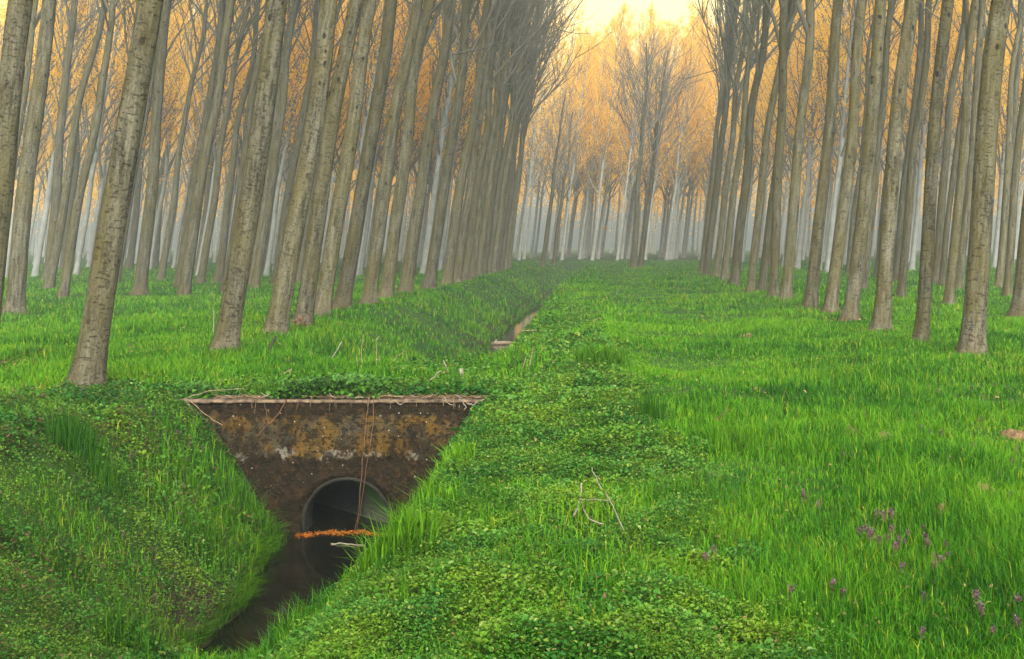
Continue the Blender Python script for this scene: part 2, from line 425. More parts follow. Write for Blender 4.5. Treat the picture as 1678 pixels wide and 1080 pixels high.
def rim():
    prof = [(PR, .30), (PR, -.05), (PR + .008, -.058), (PR + .026, -.050), (PR + .034, -.042), (PR + .036, .1)]
    n = 96; V = []
    for i in range(n):
        a = 2 * math.pi * i / n; e = .006 * math.sin(a * 7) + .004 * math.sin(a * 17)
        for r, y in prof: V.append(((r + e * (r > PR)) * math.cos(a), y, r * math.sin(a)))
    k = len(prof); f = [(i * k + j, i * k + j + 1, ((i + 1) % n) * k + j + 1, ((i + 1) % n) * k + j) for i in range(n) for j in range(k - 1)]
    return mesh_np('pipe_rim', np.array(V), np.array(f).ravel(), np.full(len(f), 4), smooth=False, mats=[M_conc])
link('pipe_rim', rim(), cul)
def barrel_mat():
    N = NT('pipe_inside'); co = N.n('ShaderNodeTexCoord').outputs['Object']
    c = N.mix(N.rng(N.noise(co, 6, 4), .3, .7), (.05, .047, .032), (.10, .095, .066))  # lighter tone of the daylit mouth, put into the colour
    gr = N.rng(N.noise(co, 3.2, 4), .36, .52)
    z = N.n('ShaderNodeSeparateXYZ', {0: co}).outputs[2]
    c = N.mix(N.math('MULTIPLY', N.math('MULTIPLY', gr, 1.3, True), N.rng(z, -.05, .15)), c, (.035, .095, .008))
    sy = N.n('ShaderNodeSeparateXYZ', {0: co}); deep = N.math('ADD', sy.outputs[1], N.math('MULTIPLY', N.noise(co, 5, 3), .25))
    c = N.mix(N.rng(deep, .80, .88), c, (.002, .002, .0015))       # inner darkness of the pipe painted black beyond the first length
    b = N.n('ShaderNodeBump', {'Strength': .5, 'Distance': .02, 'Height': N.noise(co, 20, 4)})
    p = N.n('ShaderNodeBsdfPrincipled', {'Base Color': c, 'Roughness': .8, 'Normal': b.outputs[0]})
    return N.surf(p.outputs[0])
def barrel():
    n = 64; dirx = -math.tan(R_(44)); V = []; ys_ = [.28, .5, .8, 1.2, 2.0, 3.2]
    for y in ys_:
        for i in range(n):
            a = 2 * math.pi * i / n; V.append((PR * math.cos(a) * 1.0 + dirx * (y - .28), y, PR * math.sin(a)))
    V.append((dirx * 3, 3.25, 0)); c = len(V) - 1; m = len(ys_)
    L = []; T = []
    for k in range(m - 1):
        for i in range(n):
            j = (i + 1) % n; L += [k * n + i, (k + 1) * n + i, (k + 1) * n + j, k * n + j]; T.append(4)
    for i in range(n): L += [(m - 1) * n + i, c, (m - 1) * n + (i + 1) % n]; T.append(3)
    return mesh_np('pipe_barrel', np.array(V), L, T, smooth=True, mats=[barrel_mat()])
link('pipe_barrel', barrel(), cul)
def coping():
    n = 160; xs = np.linspace(-4.35 - CX, -.75 - CX, n); V = []
    for i, x in enumerate(xs):
        j = .014 * (fbm(x * 9 + 50, 3.3, 4) - .5); k = .02 * (fbm(x * 14 + 50, 8.3, 4) - .5)
        zt = .006 - CZ + j; yf = -.055 + k
        for yy, z in ((.34, zt - .01), (yf + .012, zt), (yf, zt - .012), (yf + .004, -.022 - CZ + j * 1.5), (.3, -.022 - CZ)): V.append((x, yy, z))
    f = [(i * 5 + j, i * 5 + (j + 1) % 5, (i + 1) * 5 + (j + 1) % 5, (i + 1) * 5 + j) for i in range(n - 1) for j in range(5)]
    N = NT('crusted_edge'); co = N.n('ShaderNodeTexCoord').outputs['Object']
    c = N.mix(N.rng(N.noise(N.stretch(co, (14, 5, 9)), 1, 4), .32, .68), (.03, .015, .007), (.19, .125, .068))
    b = N.n('ShaderNodeBump', {'Strength': .8, 'Distance': .02, 'Height': N.noise(co, 40, 3)})
    p = N.n('ShaderNodeBsdfPrincipled', {'Base Color': c, 'Roughness': .95, 'Normal': b.outputs[0]})
    return mesh_np('coping', np.array(V), np.array(f).ravel(), np.full(len(f), 4), mats=[N.surf(p.outputs[0])])
link('coping', coping(), cul)

def straw_fringe():
    T = Tubes(); n = 400
    for i in range(n):
        x = rng.uniform(-4.3, -.85) - CX
        if fbm(np.array([x * 2.1 + 30]), np.array([2.]), 12)[0] < .38: continue
        y = rng.uniform(-.06, .12); z = .028 - CZ; a = rng.uniform(-.5, .5) + (math.pi if rng.uniform() < .5 else 0); L = rng.uniform(.03, .16)
        drop = rng.uniform(-.02, .05) if rng.uniform() < .75 else -rng.uniform(.03, .14)
        p = np.array([x, y, z]); d = np.array([math.cos(a) * L, -abs(math.sin(a)) * L * .6 - .02, 0])
        if drop < -.02: d[0] *= .3
        q1 = p + d * .5 + (0, 0, .012); q2 = p + d + np.array([0, -.01, drop])
        k = rng.uniform(0, 1); col = np.array([.28, .19, .10]) * k + np.array([.10, .045, .02]) * (1 - k)
        if rng.uniform() < .12: col = np.array([.42, .36, .28])
        T.add([p, q1, q2], [.004, .0035, .002], 4, col=col * rng.uniform(.6, 1.1))
    return T.mesh('straw_fringe', M_petal)
link('straw_fringe', straw_fringe(), cul)

# ------------------------------------------------------------------ poplars
def stem_curve(seed):
    r = np.random.default_rng(seed); a = r.uniform(-.10, .10, 4); p = r.uniform(0, 6.28, 4)
    def c(z):
        z = np.asarray(z, float); k = np.minimum(z / 6, 1.6)
        return np.stack([k * (a[0] * np.sin(z * .55 + p[0]) + .5 * a[1] * np.sin(z * 1.3 + p[1]) - a[0] * np.sin(p[0]) * np.exp(-z)),
                         k * (a[2] * np.sin(z * .5 + p[2]) + .5 * a[3] * np.sin(z * 1.2 + p[3])), z], -1)
    return c
def trunk_r(z, r0, H):
    z = np.asarray(z, float)
    return r0 * (1 - .86 * np.clip(z / H, 0, 1) ** 1.15) * (1 + .36 * np.exp(-np.maximum(z, 0) / .20)) + .012
def trunk_mesh(seed, r0, H, fine=True, mat=None):
    c = stem_curve(seed); sides = 28 if fine else 10
    z = np.concatenate([[-.35, -.1], np.arange(0, 9, .12 if fine else .6), np.arange(9, H, 1.)])
    P = c(z); rr = trunk_r(z, r0, H); a = np.arange(sides) * 2 * math.pi / sides
    A, Zg = np.meshgrid(a, z)
    rad = rr[:, None] * np.ones((1, sides))
    if fine:
        nz = fbm(np.cos(A) * 2 + 30 + seed, Zg * 1.1 + np.sin(A) * 2 + 30, seed, 3) - .5
        fl = np.exp(-np.maximum(Zg, 0) / .3) * (.5 + .5 * np.sin(A * 4 + seed + np.sin(A * 2))) * .24
        bumps = (vnoise(A * 2.2 + 9, Zg * 2.6 + seed * 3, seed + 5) > .86) * sstep(1.5, 5, Zg) * .06
        rad = rad * (1 + .11 * nz + fl + bumps)
    V = np.stack([P[:, None, 0] + rad * np.cos(a), P[:, None, 1] + rad * np.sin(a), P[:, None, 2] + 0 * rad], -1).reshape(-1, 3)
    n = len(z); i = np.arange(n - 1)[:, None] * sides + np.arange(sides); j = np.arange(n - 1)[:, None] * sides + (np.arange(sides) + 1) % sides
    f = np.stack([i, j, j + sides, i + sides], -1).reshape(-1, 4)
    return mesh_np('trunk', V, f.ravel(), np.full(len(f), 4), smooth=True, mats=[mat or M_bark])
def crown_lines(seed, H, zb, n_br, n_sub, n_tw, spread=1., r0=.18, dense=1.):
    """branch polylines of one bare crown: list of (points, radii, level)"""
    r = np.random.default_rng(seed + 100); c = stem_curve(seed); out = []
    def grow(p, d, L, rad, lvl, up):
        k = (6, 4, 3)[lvl]; pts = [p]; dd = d / np.linalg.norm(d); q = p
        for s in range(k):
            dd = dd + np.array([0, 0, up]) / k + r.normal(0, (.10, .10, .10)[lvl], 3); dd /= np.linalg.norm(dd)
            q = q + dd * L / k; pts.append(q)
        pts = np.array(pts); rr = np.linspace(rad, rad * .35, k + 1); out.append((pts, rr, lvl)); return pts
    def child(pts, L, rad, lvl, n):
        for _ in range(n):
            t = r.uniform(.18, .98) * (len(pts) - 1); i = min(int(t), len(pts) - 2)
            p = pts[i] + (pts[i + 1] - pts[i]) * (t - i); d = pts[i + 1] - pts[i]; d /= np.linalg.norm(d)
            d = d + r.normal(0, .42, 3) + np.array([0, 0, .15])
            Lc = L * r.uniform(.28, .55); cc = grow(p, d, Lc, rad * .45, lvl, .25)
            if lvl < 2: child(cc, Lc * 1.5, rad * .45, lvl + 1, n_tw)
    az = r.uniform(0, 6.28)
    for i in range(n_br):
        u = (i + r.uniform(0, 1)) / n_br; z = zb + (H - 1.2 - zb) * u ** 1.15; az += 2.4 + r.normal(0, .35)
        p = c(np.array([z]))[0]; th = R_(r.uniform(17, 36)) * spread
        d = np.array([math.cos(az) * math.sin(th), math.sin(az) * math.sin(th), math.cos(th)])
        L = (5.2 * (1 - u) ** .75 + 1.2) * r.uniform(.75, 1.15)
        rad = float(trunk_r(z, r0, H)) * r.uniform(.28, .5) + .006
        pts = grow(p, d, L, rad, 0, .5); child(pts, L, rad, 1, n_sub)
    for i in range(3):                        # thin dead shoots low on the stem
        z = r.uniform(5., zb); a = r.uniform(0, 6.28); p = c(np.array([z]))[0]
        d = np.array([math.cos(a), math.sin(a), .9]); pts = grow(p, d, r.uniform(.5, 1.6), .016, 1, .4); child(pts, .8, .014, 2, 2)
    return out
M_branch_hazed = vary_mat('hazed_branch_bark', (.17, .16, .13), (.11, .10, .08), 3)  # far branches: haze paleness mixed into the bark colour
def crown_mesh(lines, thick=1., mat=None):
    T = Tubes()
    for p, rr, l in lines: T.add(p, np.maximum(rr * (1 if l == 0 else thick), .004 * thick), (6, 4, 3)[l])
    return T.mesh('branches', mat or M_branch)
def crown_leaves(lines, n, seed, size=.13):
    r = np.random.default_rng(seed + 55)
    tw = [p for p, _, l in lines if l == 2] + [p for p, _, l in lines if l == 1]
    tw = np.stack([p[:4] for p in tw]); k = r.integers(0, len(tw), n); t = r.uniform(0, 2.999, n); j = t.astype(int); t = (t - j)[:, None]
    pos = tw[k, j] * (1 - t) + tw[k, j + 1] * t
    pos = pos[pos[:, 2] > 6.6]; n = len(pos)
    pos = pos + r.normal(0, .10, (n, 3))
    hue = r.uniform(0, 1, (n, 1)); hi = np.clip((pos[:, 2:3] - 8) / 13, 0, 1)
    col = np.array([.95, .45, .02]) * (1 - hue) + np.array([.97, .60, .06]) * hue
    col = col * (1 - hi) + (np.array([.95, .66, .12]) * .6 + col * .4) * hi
    col *= r.uniform(.75, 1.05, (n, 1))
    L = r.uniform(.7, 1.3, n) * size
    return leaves(pos, r.uniform(0, 6.28, n), r.uniform(-1.4, .6, n), r.uniform(-1, 1, n), L, L * .62, col, .1)

H0 = 24.5
BARE = []                                     # variants of bare spring poplars
for k in range(6):
    ln = crown_lines(k, H0, (7.6, 7.0, 8.2, 10.5, 11.5, 9.8)[k], 22 if k < 3 else 28, 5, 3, 1., .18)
    BARE.append((k, crown_mesh(ln)))
SPARSE = [(60 + k, crown_mesh(crown_lines(60 + k, 15.5, 6.0, 20, 5, 3, 1., .13), .8, M_branch_hazed), 15.5) for k in range(2)]
TWIN = [(50 + k, crown_mesh(crown_lines(50 + k, 15.5, 6.4, 34, 6, 4, 1.15, .14), 1., M_branch_hazed), 15.5) for k in range(2)]
LEAFY = []                                    # variants already in bronze leaf
for k in range(4):
    ln = crown_lines(20 + k, H0 + 1, 6.4, 40, 5, 3, 1.25, .18)
    v, l, t, c = crown_leaves(ln, 17000, k, .10)
    LEAFY.append((20 + k, crown_mesh([q for i, q in enumerate(ln) if q[2] == 0 or (q[2] == 1 and i % 3 == 0 and q[0][0][2] > 6.6)], 1., M_branch_hazed), mesh_np('leaves', v, l, t, colors=c, mats=[M_orange]), trunk_mesh(20 + k, .16, H0 + 1, False, M_hazed_bark), ln))
BARE_TRUNK = [trunk_mesh(k, .18, H0, False) for k in range(6)]
_v = [0]
def pose(o, x, y, lean, spin, s=1., leany=0.):
    M = Matrix.Translation((x, y, g1(x, y))) @ Matrix.Rotation(leany, 4, 'X') @ Matrix.Rotation(lean, 4, 'Y') @ Matrix.Rotation(spin, 4, 'Z') @ Matrix.Scale(s, 4)
    o.matrix_world = M
def lean_at(px): return R_(9.6 - 4.4 * min(max((px - 140) / 1450, -.1), 1.1))
def poplar(x, y, r0, lean, label, group, own=True, leafy=False, s=1., cat='tree', kind=None):
    _v[0] += 1; k = _v[0] * 5 + int(random.random() * 3); k = k % 3 if abs(x) < 7 and y > 30 else (3 + k % 3 if not leafy else k)
    o = thing('poplar_tree', label, cat, group=group)
    spin = random.uniform(0, 6.28)
    if kind:
        link('trunk', trunk_mesh(kind[0], r0 / s, kind[2]), o); link('branches', kind[1], o)
    elif leafy:
        sd_, br, lf, tr, _ = LEAFY[k % 4]
        link('trunk', tr, o); link('branches', br, o); link('leaves', lf, o)
    else:
        sd_, br = BARE[k % 6]
        link('trunk', trunk_mesh(sd_, r0 / s, H0) if own else BARE_TRUNK[k % 6], o); link('branches', br, o)
    pose(o, x, y, lean, spin, s, R_(random.uniform(-1., 1.)))
    return o
TREES = []                                    # (x, y) of every stem, for spacing
def mark_tree(px, py, wpx, label, group, top=None, **kw):
    p = on_ground(px, py); d = p.y
    lean = lean_at(px) if top is None else math.atan2(top - px, py)
    TREES.append((p.x, p.y))
    return poplar(p.x, p.y, wpx * d / F * .5 * .82, lean, label, group, **kw)

ORD = ['first', 'second', 'third', 'fourth', 'fifth', 'sixth', 'seventh', 'eighth', 'ninth', 'tenth', 'eleventh', 'twelfth', 'thirteenth', 'fourteenth', 'fifteenth', 'sixteenth', 'seventeenth', 'eighteenth', 'nineteenth', 'twentieth', 'twenty-first', 'twenty-second', 'twenty-third', 'twenty-fourth']
GL = 'front row of poplars left of the ditch'; GR = 'front row of poplars right of the grass lane'
front_left = [(140, 638, 50, 243), (368, 580, 42, 457), (450, 553, 38, 544), (495, 540, 31, 574), (526, 520, 30, 608), (559, 506, 29, 650), (604, 498, 26, 678), (632, 490, 25, 700), (664, 482, 24, 735), (703, 474, 22, 772), (732, 468, 20, 800)]
d_, x_ = 50.0, -5.45
while d_ < 84:
    front_left.append((VX + x_ * F / d_, VY + (EYE + .0) * F / d_, 17.5 * 47 / d_, None)); d_ += 3.1
special_l = {0: 'thick ochre-streaked poplar nearest the camera, standing left of the culvert', 1: 'pale grey poplar just behind the left end of the culvert wall', 2: 'poplar with a heap of brown debris at its right foot'}
for i, (px, py, wp, top) in enumerate(front_left):
    mark_tree(px, py, wp, special_l.get(i, ORD[i] + ' poplar from the camera in the front row along the left ditch bank'), GL, top)
front_right = [(1592, 585, 42, 1640), (1508, 566, 24, 1552), (1443, 545, 29, 1487), (1392, 527, 26, 1452), (1360, 513, 23, 1422), (1327, 507, 23, 1378), (1288, 495, 20, 1326), (1267, 488, 18, 1287), (1248, 478, 15, None), (1230, 479, 15, None), (1203, 467, 18, None), (1187, 460, 14, None), (1173, 456, 13, None), (1157, 453, 14, None), (1150, 447, 10, None), (1149, 443, 10, None)]
special_r = {0: 'thick brown poplar nearest the camera on the right of the grass lane', 1: 'slender poplar with ringed bark just left of the thickest right-hand trunk'}
for i, (px, py, wp, top) in enumerate(front_right):
    mark_tree(px, py, wp, special_r.get(i, ORD[i] + ' poplar from the camera in the front row along the right of the lane'), GR, top)
mark_tree(1038, 439, 12, 'left of the twin bare poplars standing alone at the end of the lane', 'twin poplars at the end of the lane', 1066, kind=TWIN[0])
mark_tree(1049, 438, 11, 'right of the twin bare poplars standing alone at the end of the lane', 'twin poplars at the end of the lane', 1104, kind=TWIN[1])
GB = 'poplars standing behind the left front row'
for px, py, wp, tp, lab in [(-30, 600, 46, 32, 'big rough-barked poplar cut by the left edge of the photo'),
        (23, 515, 33, 70, 'poplar with a reddish foot near the left edge, left of the thickest trunk'),
        (80, 460, 20, 118, 'slim poplar seen right of the red-footed trunk near the left edge'),
        (104, 441, 14, 148, 'thin poplar close behind the left side of the thickest trunk'),
        (229, 483, 24, 275, 'poplar standing alone in the grass just right of the thickest left trunk'),
        (212, 440, 13, 262, 'thin poplar behind the left side of the trunk right of the thickest one'),
        (253, 437, 13, 295, 'thin hazy poplar right of the lone trunk beside the thickest left one'),
        (292, 474, 17, 368, 'dark slim forked poplar midway between the two nearest left trunks'),
        (325, 445, 15, 380, 'hazy slim poplar right of the dark forked one on the left'),
        (357, 462, 15, 420, 'poplar half hidden behind the left side of the second front-row trunk'),
        (413, 468, 19, 480, 'poplar in the gap between the second and third left front trunks'),
        (436, 441, 13, 492, 'thin poplar in haze just left of the third left front trunk'),
        (480, 437, 13, 535, 'thin poplar in haze between the third and fourth left front trunks')]:
    mark_tree(px, py, wp, lab, GB, tp)
GRB = 'poplars standing behind the right front row'
for px, py, wp, lab in [(1672, 522, 34, 'brown poplar cut by the right edge of the photo'),
        (1476, 488, 15, 'dark poplar between the slender ringed trunk and the third right one'),
        (1554, 501, 17, 'poplar leaning in the gap left of the thickest right trunk'),
        (1570, 477, 16, 'slim poplar touching the left side of the thickest right trunk'),
        (1543, 473, 11, 'thin hazy poplar right of the slender ringed trunk'),
        (1650, 487, 15, 'poplar seen between the thickest right trunk and the right edge'),
        (1636, 471, 12, 'thin poplar close to the right side of the thickest right trunk'),
        (1414, 477, 15, 'poplar standing behind the gap of third and fourth right trunks')]:
    mark_tree(px, py, wp, lab, GRB)
GF = 'hazy trunks where the left bank meets the far wood'
for i, (px, py, wp) in enumerate([(907, 435, 8), (889, 437, 9)]):
    mark_tree(px, py, wp, ('hazy bare poplar standing alone where the left ditch bank ends', 'hazy bare poplar at the very end of the left front row, by the bank end')[i], GF, kind=SPARSE[i % 2], s=.85)
# deeper rows of both stands
nfill = 0
for side, rows in ((-1, (-9.6, -14, -18.5, -23, -32, -41, -50)), (1, (13.6, 20, 27, 36, 45))):
    for rx in rows:
        y = (58. if rx == -9.6 else 42.0) + random.uniform(0, 3)
        while y < 109:
            x = rx + random.uniform(-.5, .5)
            px = VX + x * F / y
            if -60 < px < 1740 and all((x - a) ** 2 + (y - b) ** 2 > 4 for a, b in TREES):
                TREES.append((x, y)); nfill += 1
                lab = 'slim hazy poplar deep in the plantation left of the ditch' if side < 0 else 'slim hazy poplar deep in the plantation right of the lane'
                poplar(x, y, .18, lean_at(px), lab, 'deep rows of the left plantation' if side < 0 else 'deep rows of the right plantation', own=False, leafy=y > 66, s=random.uniform(.85, 1.08))
            y += 3.9 + random.uniform(-.5, .5)
# the wood that closes the lane
nfar = 0; far_rest = []
for row in range(8):
    y = 121 + row * 3.6
    for colm in range(-17, 22):
        x = colm * 4.0 + 4.2 + random.uniform(-1.5, 1.5); yy = y + random.uniform(-1.2, 1.2)
        if 1.6 < x < 3.2 and row > 4: continue
        px = VX + x * F / yy
        if not -40 < px < 1720: continue
        if 900 < px < 1160 and nfar < 90:
            nfar += 1
            poplar(x, yy, .18, lean_at(px), 'bronze-leaved poplar in the misty far wood closing the grass lane', 'misty far wood at the end of the lane', own=False, leafy=True, s=random.uniform(.85, 1.08))
        elif row % 2 == 0 or 860 < px < 1200: far_rest.append((x, yy, px))
deep = []
while len(deep) < 330:
    y = random.uniform(145, 235); x = random.uniform(-.5, .46) * y
    if (x - 2.6) ** 2 > .5: deep.append((x, y, VX + x * F / y))
def far_wood():
    parts = []; mi = []
    for x, y, px in deep:
        T = Tubes(); c = stem_curve(random.randrange(99)); z = np.array([-.3, 0, 3, 6, 10, 16, 23.]); T.add(c(z), trunk_r(z, random.uniform(.10, .15), H0), 5)
        v = np.concatenate(T.v); f = np.concatenate(T.f)
        lv, ll, lt, lc = crown_leaves(LEAFY[random.randrange(4)][4], 800, random.randrange(9999), .36); lv[:, 2] = 3.6 + (lv[:, 2] - 6.6) * 1.12
        M = np.array((Matrix.Translation((x, y, g1(x, y))) @ Matrix.Rotation(lean_at(px) * .6, 4, 'Y') @ Matrix.Rotation(random.uniform(0, 6.28), 4, 'Z') @ Matrix.Scale(random.uniform(.9, 1.1), 4)))
        f3 = lambda a: a @ M[:3, :3].T + M[:3, 3]
        parts += [(f3(v), f.ravel(), np.full(len(f), 4), np.zeros((len(v), 3))), (f3(lv), ll, lt, lc)]; mi += [np.zeros(len(f), int), np.ones(len(lt), int)]
    for x, y, px in far_rest:
        k = random.randrange(4); ln = LEAFY[k][4]; c = stem_curve(LEAFY[k][0]); T = Tubes()
        z = np.array([-.3, 0, 2, 4, 6, 8, 12, 18, 24.]); T.add(c(z), trunk_r(z, .14, H0), 6)
        for p, rr, l in ln:
            if l == 0: T.add(p[::2], rr[::2], 3)
        v = np.concatenate(T.v); f = np.concatenate(T.f)
        lv, ll, lt, lc = crown_leaves(ln, 1500, random.randrange(9999), .2)
        M = np.array((Matrix.Translation((x, y, g1(x, y))) @ Matrix.Rotation(lean_at(px), 4, 'Y') @ Matrix.Rotation(random.uniform(0, 6.28), 4, 'Z') @ Matrix.Scale(random.uniform(.85, 1.1), 4)))
        f3 = lambda a: a @ M[:3, :3].T + M[:3, 3]
        parts.append((f3(v), f.ravel(), np.full(len(f), 4), np.zeros((len(v), 3)))); mi.append(np.zeros(len(f), int))
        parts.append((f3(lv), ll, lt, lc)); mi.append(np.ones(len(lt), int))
    v, l, t, c = join(parts)
    return mesh_np('far_wood', v, l, t, colors=c, mats=[M_hazed_bark, M_orange], mat_idx=np.concatenate(mi))
link('far_wood', far_wood(), kind='stuff', label='distant poplar wood with bronze orange leaves fading into mist', cat='wood')

# ------------------------------------------------------------------ meadow grass
def in_view_pts(n, y0, y1, power=2.0):
    """points on the meadow, thinner with distance"""
    u = rng.uniform(0, 1, n)
    y = y0 * (y1 / y0) ** u                    # density per area ~ 1 / y^2
    px = rng.uniform(-150, 1830, n)
    return (px - VX) * y / F, y
def weed_mask(x, y):
    n = fbm(x * 1.3, y * 1.0, 31) - .5; n2 = fbm(x * .6, y * .5, 77) - .5
    right = sstep(.95, .45, x + n * .7 + n2 * .6 + .035 * (y - 7)) * sstep(-2.7, -1.7, x)
    right = right * (1 - .2 * sstep(.52, .62, fbm(x * 1.1 + 7, y * .8, 41)))
    left = sstep(-1.95, -2.25, x) * sstep(13.2, 11.6, y + n * 2) * (1 - .55 * sstep(.56, .66, fbm(x * .9, y * .9, 51))) * (1 - .8 * sstep(9.6, 10.8, y) * sstep(-4.4, -3.6, x))
    cross = sstep(11.9, 12.6, y) * sstep(14.6, 13.4, y + n) * sstep(-5.6, -4.6, x) * sstep(-.6, -1.2, x)
    return np.clip(np.maximum(np.maximum(right * sstep(38, 22, y), left), cross), 0, 1)
def wet(x, y, z):
    return ((y < WALL_Y + .05) & (z < WATER_N + .02)) | ((y >= 17) & (z < WATER_F + .03) & (x < -1.2))
C_dark, C_mid, C_lite, C_yel = (np.array(c) for c in ([.009, .058, .0008], [.038, .140, .0012], [.092, .215, .0025], [.190, .225, .010]))
def grass_cols(x, y, n):
    t = fbm(x * .55, y * .40, 61); t2 = fbm(x * 2.5, y * 2., 62)
    k = np.clip(.58 + (t - .5) * 1.1 + (t2 - .5) * .8 + rng.normal(0, .30, n), 0, 1)[:, None]
    c = np.where(k < .5, C_dark + (C_mid - C_dark) * k * 2, C_mid + (C_lite - C_mid) * (k - .5) * 2)
    yel = (rng.uniform(0, 1, n) < .03 + .10 * sstep(.55, .7, fbm(x * .8, y * .6, 63)))[:, None]
    return np.where(yel, C_yel, c)
def meadow(n, y0, y1):
    x, y = in_view_pts(n, y0, y1); z = ground(x, y)
    keep = ~wet(x, y, z) & (abs(y - WALL_Y - .05) > .10) & (rng.uniform(0, 1, n) > np.where(x < -2.4, .93, np.where(x < -1.1, .60, .86)) * weed_mask(x, y))
    for a, b in TREES[:60]: keep &= (x - a) ** 2 + (y - b) ** 2 > .03
    keep &= ~((y > 12.3) & (y < 12.66) & (x > -4.3) & (x < -1.0))
    x, y, z = x[keep], y[keep], z[keep]; n = len(x)
    t = fbm(x * .9, y * .7, 71); h = (.055 + .15 * np.clip((t - .28) / .45, 0, 1)) * rng.uniform(.6, 1.25, n)
    h *= 1 - .38 * weed_mask(x, y) * (y < 12.4) * ((x < -2.6) | (x > -1.1))
    h *= 1 + .45 * sstep(-.15, -.7, z) * (1 - .6 * ((x < -2.6) & (y < 11)))                          # lush on the banks
    h *= 1 - .45 * sstep(.3, .9, x) * sstep(3.2, 1.6, x) * sstep(9, 14, y)
    h *= 1 - .45 * sstep(9.9, 9.2, y) * sstep(-3.7, -3.2, x) * sstep(-1.75, -2.0, x)
    wd = .0042 * np.clip(y / 6, 1, 9) * rng.uniform(.7, 1.4, n)
    pos = np.stack([x, y, z - .01], 1)
    return blades(pos, rng.uniform(0, 6.28, n), h, wd, rng.uniform(.1, .95, n), grass_cols(x, y, n))
def edge_sedge():
    """grass rooted along both water lines and hanging over the water"""
    P = []
    for ya, yb, lv, xa, xb, dn in ((8.2, 12.35, WATER_N, -3.6, -1.4, 420), (18.5, 70, WATER_F, -3.6, -.6, 90)):
        for y in np.arange(ya, yb, .02 if yb < 13 else .07):
            xs = np.linspace(xa, xb, 90); zs = ground(xs, np.full(90, y)); below = np.where(zs < lv + .025)[0]
            if not len(below): continue
            for xe, sg in ((xs[below[0]], -1), (xs[below[-1]], 1)):
                m = int(dn * .02) + 1
                for _ in range(m): P.append((xe + sg * abs(rng.normal(0, .055)) - sg * .02, y + rng.uniform(-.03, .03), sg, lv))
    P = np.array(P); x, y, sg = P[:, 0], P[:, 1], P[:, 2]; n = len(P)
    z = np.maximum(ground(x, y), P[:, 3]) - .01
    h = rng.uniform(.07, .24, n) * (.6 + .8 * fbm(x * 2, y * 2.5, 33))
    az = np.where(sg < 0, -math.pi / 2, math.pi / 2) + rng.normal(0, .5, n)        # blades() bends a quarter turn on from az
    return blades(np.stack([x, y, z], 1), az, h, .005 * np.clip(y / 8, 1, 5), rng.uniform(.4, 1.25, n), grass_cols(x, y, n))
v, l, t, c = join([edge_sedge(), meadow(380000, 3.4, 26), meadow(230000, 14, 112)])
link('meadow_grass', mesh_np('meadow_grass', v, l, t, colors=c, mats=[M_grass]), kind='stuff', label='lush green spring grass covering meadow, banks and wood floor', cat='grass')

# ------------------------------------------------------------------ broad-leaved weeds
def weeds(n, y0, y1):
    x, y = in_view_pts(n * 3, y0, y1); m = weed_mask(x, y); z = ground(x, y)
    keep = (rng.uniform(0, 1, len(x)) < m) & ~wet(x, y, z - .01) & (x < 2.2)
    keep &= ~((y > 12.38) & (y < 12.62) & (x > -4.3) & (x < -1.0))
    x, y, z = x[keep][:n], y[keep][:n], z[keep][:n]; n = len(x)
    cl = fbm(x * 3.2, y * 3.2, 81); hh = (.015 + .11 * np.clip((cl - .3) / .4, 0, 1)) * rng.uniform(.25, 1.1, n)
    left = (x < -2.5) & (y < 12.4); hh = hh * np.where(left, 1.7, 1.)
    L = rng.uniform(.010, .020, n) * np.clip(y / 7, .9, 2.8) * (1 + .5 * (fbm(x * 1.5, y * 1.5, 83) > .55))
    k = np.clip((fbm(x * 1.6, y * 1.6, 82) - .3) / .4 + rng.normal(0, .25, n), 0, 1)[:, None]
    col = np.array([.022, .098, .004]) * (1 - k) + np.array([.088, .195, .010]) * k
    sp = fbm(x * 4.5, y * 4.5, 87)[:, None]; col = np.where(sp > .58, col * np.array([.75, .9, 1.6]), np.where(sp < .40, col * np.array([1.35, 1.05, .8]), col))
    L = L * np.exp(rng.normal(0, .20, n)) * np.where(sp[:, 0] > .58, 1.12, .92)
    pk = rng.uniform(0, 1, n)
    col[(pk < .08)] = [.15, .20, .022]
    col[(pk > .97)] = [.16, .22, .05]
    br = left & (pk > .80) & (fbm(x * 2.2, y * 2.2, 88) > .45); col[br] = [.085, .048, .020]
    col[left & (pk < .3)] *= .62
    pos = np.stack([x, y, z + hh], 1)
    return leaves(pos, rng.uniform(0, 6.28, n), rng.uniform(-.5, .75, n), rng.normal(0, .4, n), L, L * rng.uniform(.5, .8, n), col)
v, l, t, c = join([weeds(400000, 3.6, 13.6), weeds(80000, 12, 40)])
link('bank_weeds', mesh_np('bank_weeds', v, l, t, colors=c, mats=[M_weed]), kind='stuff', label='low broad-leaved weeds matting the ditch banks', cat='weeds')

# dark ivy spilling along the top of the culvert
def ivy():
    n = 5200; x = rng.uniform(-4.5, -.85, n); y = WALL_Y + rng.uniform(-.02, .62, n) ** 1.3
    dens = fbm(x * 1.7, y * 2, 91); k = rng.uniform(0, 1, n) < sstep(.46, .66, dens + .22 * np.exp(-((x + 2.55) / .55) ** 2)) ; x, y = x[k], y[k]; n = len(x)
    z = np.maximum(ground(x, y + .3), 0) + rng.uniform(.02, .16, n) * (1 + .5 * np.exp(-((x + 2.6) / .6) ** 2))
    L = rng.uniform(.03, .065, n); kk = rng.uniform(0, 1, (n, 1))
    col = np.array([.013, .058, .004]) * (1 - kk) + np.array([.060, .15, .010]) * kk
    return leaves(np.stack([x, y, z], 1), rng.uniform(3.6, 5.8, n), rng.uniform(-.7, .3, n), rng.normal(0, .4, n), L, L * .85, col)
v, l, t, c = ivy()
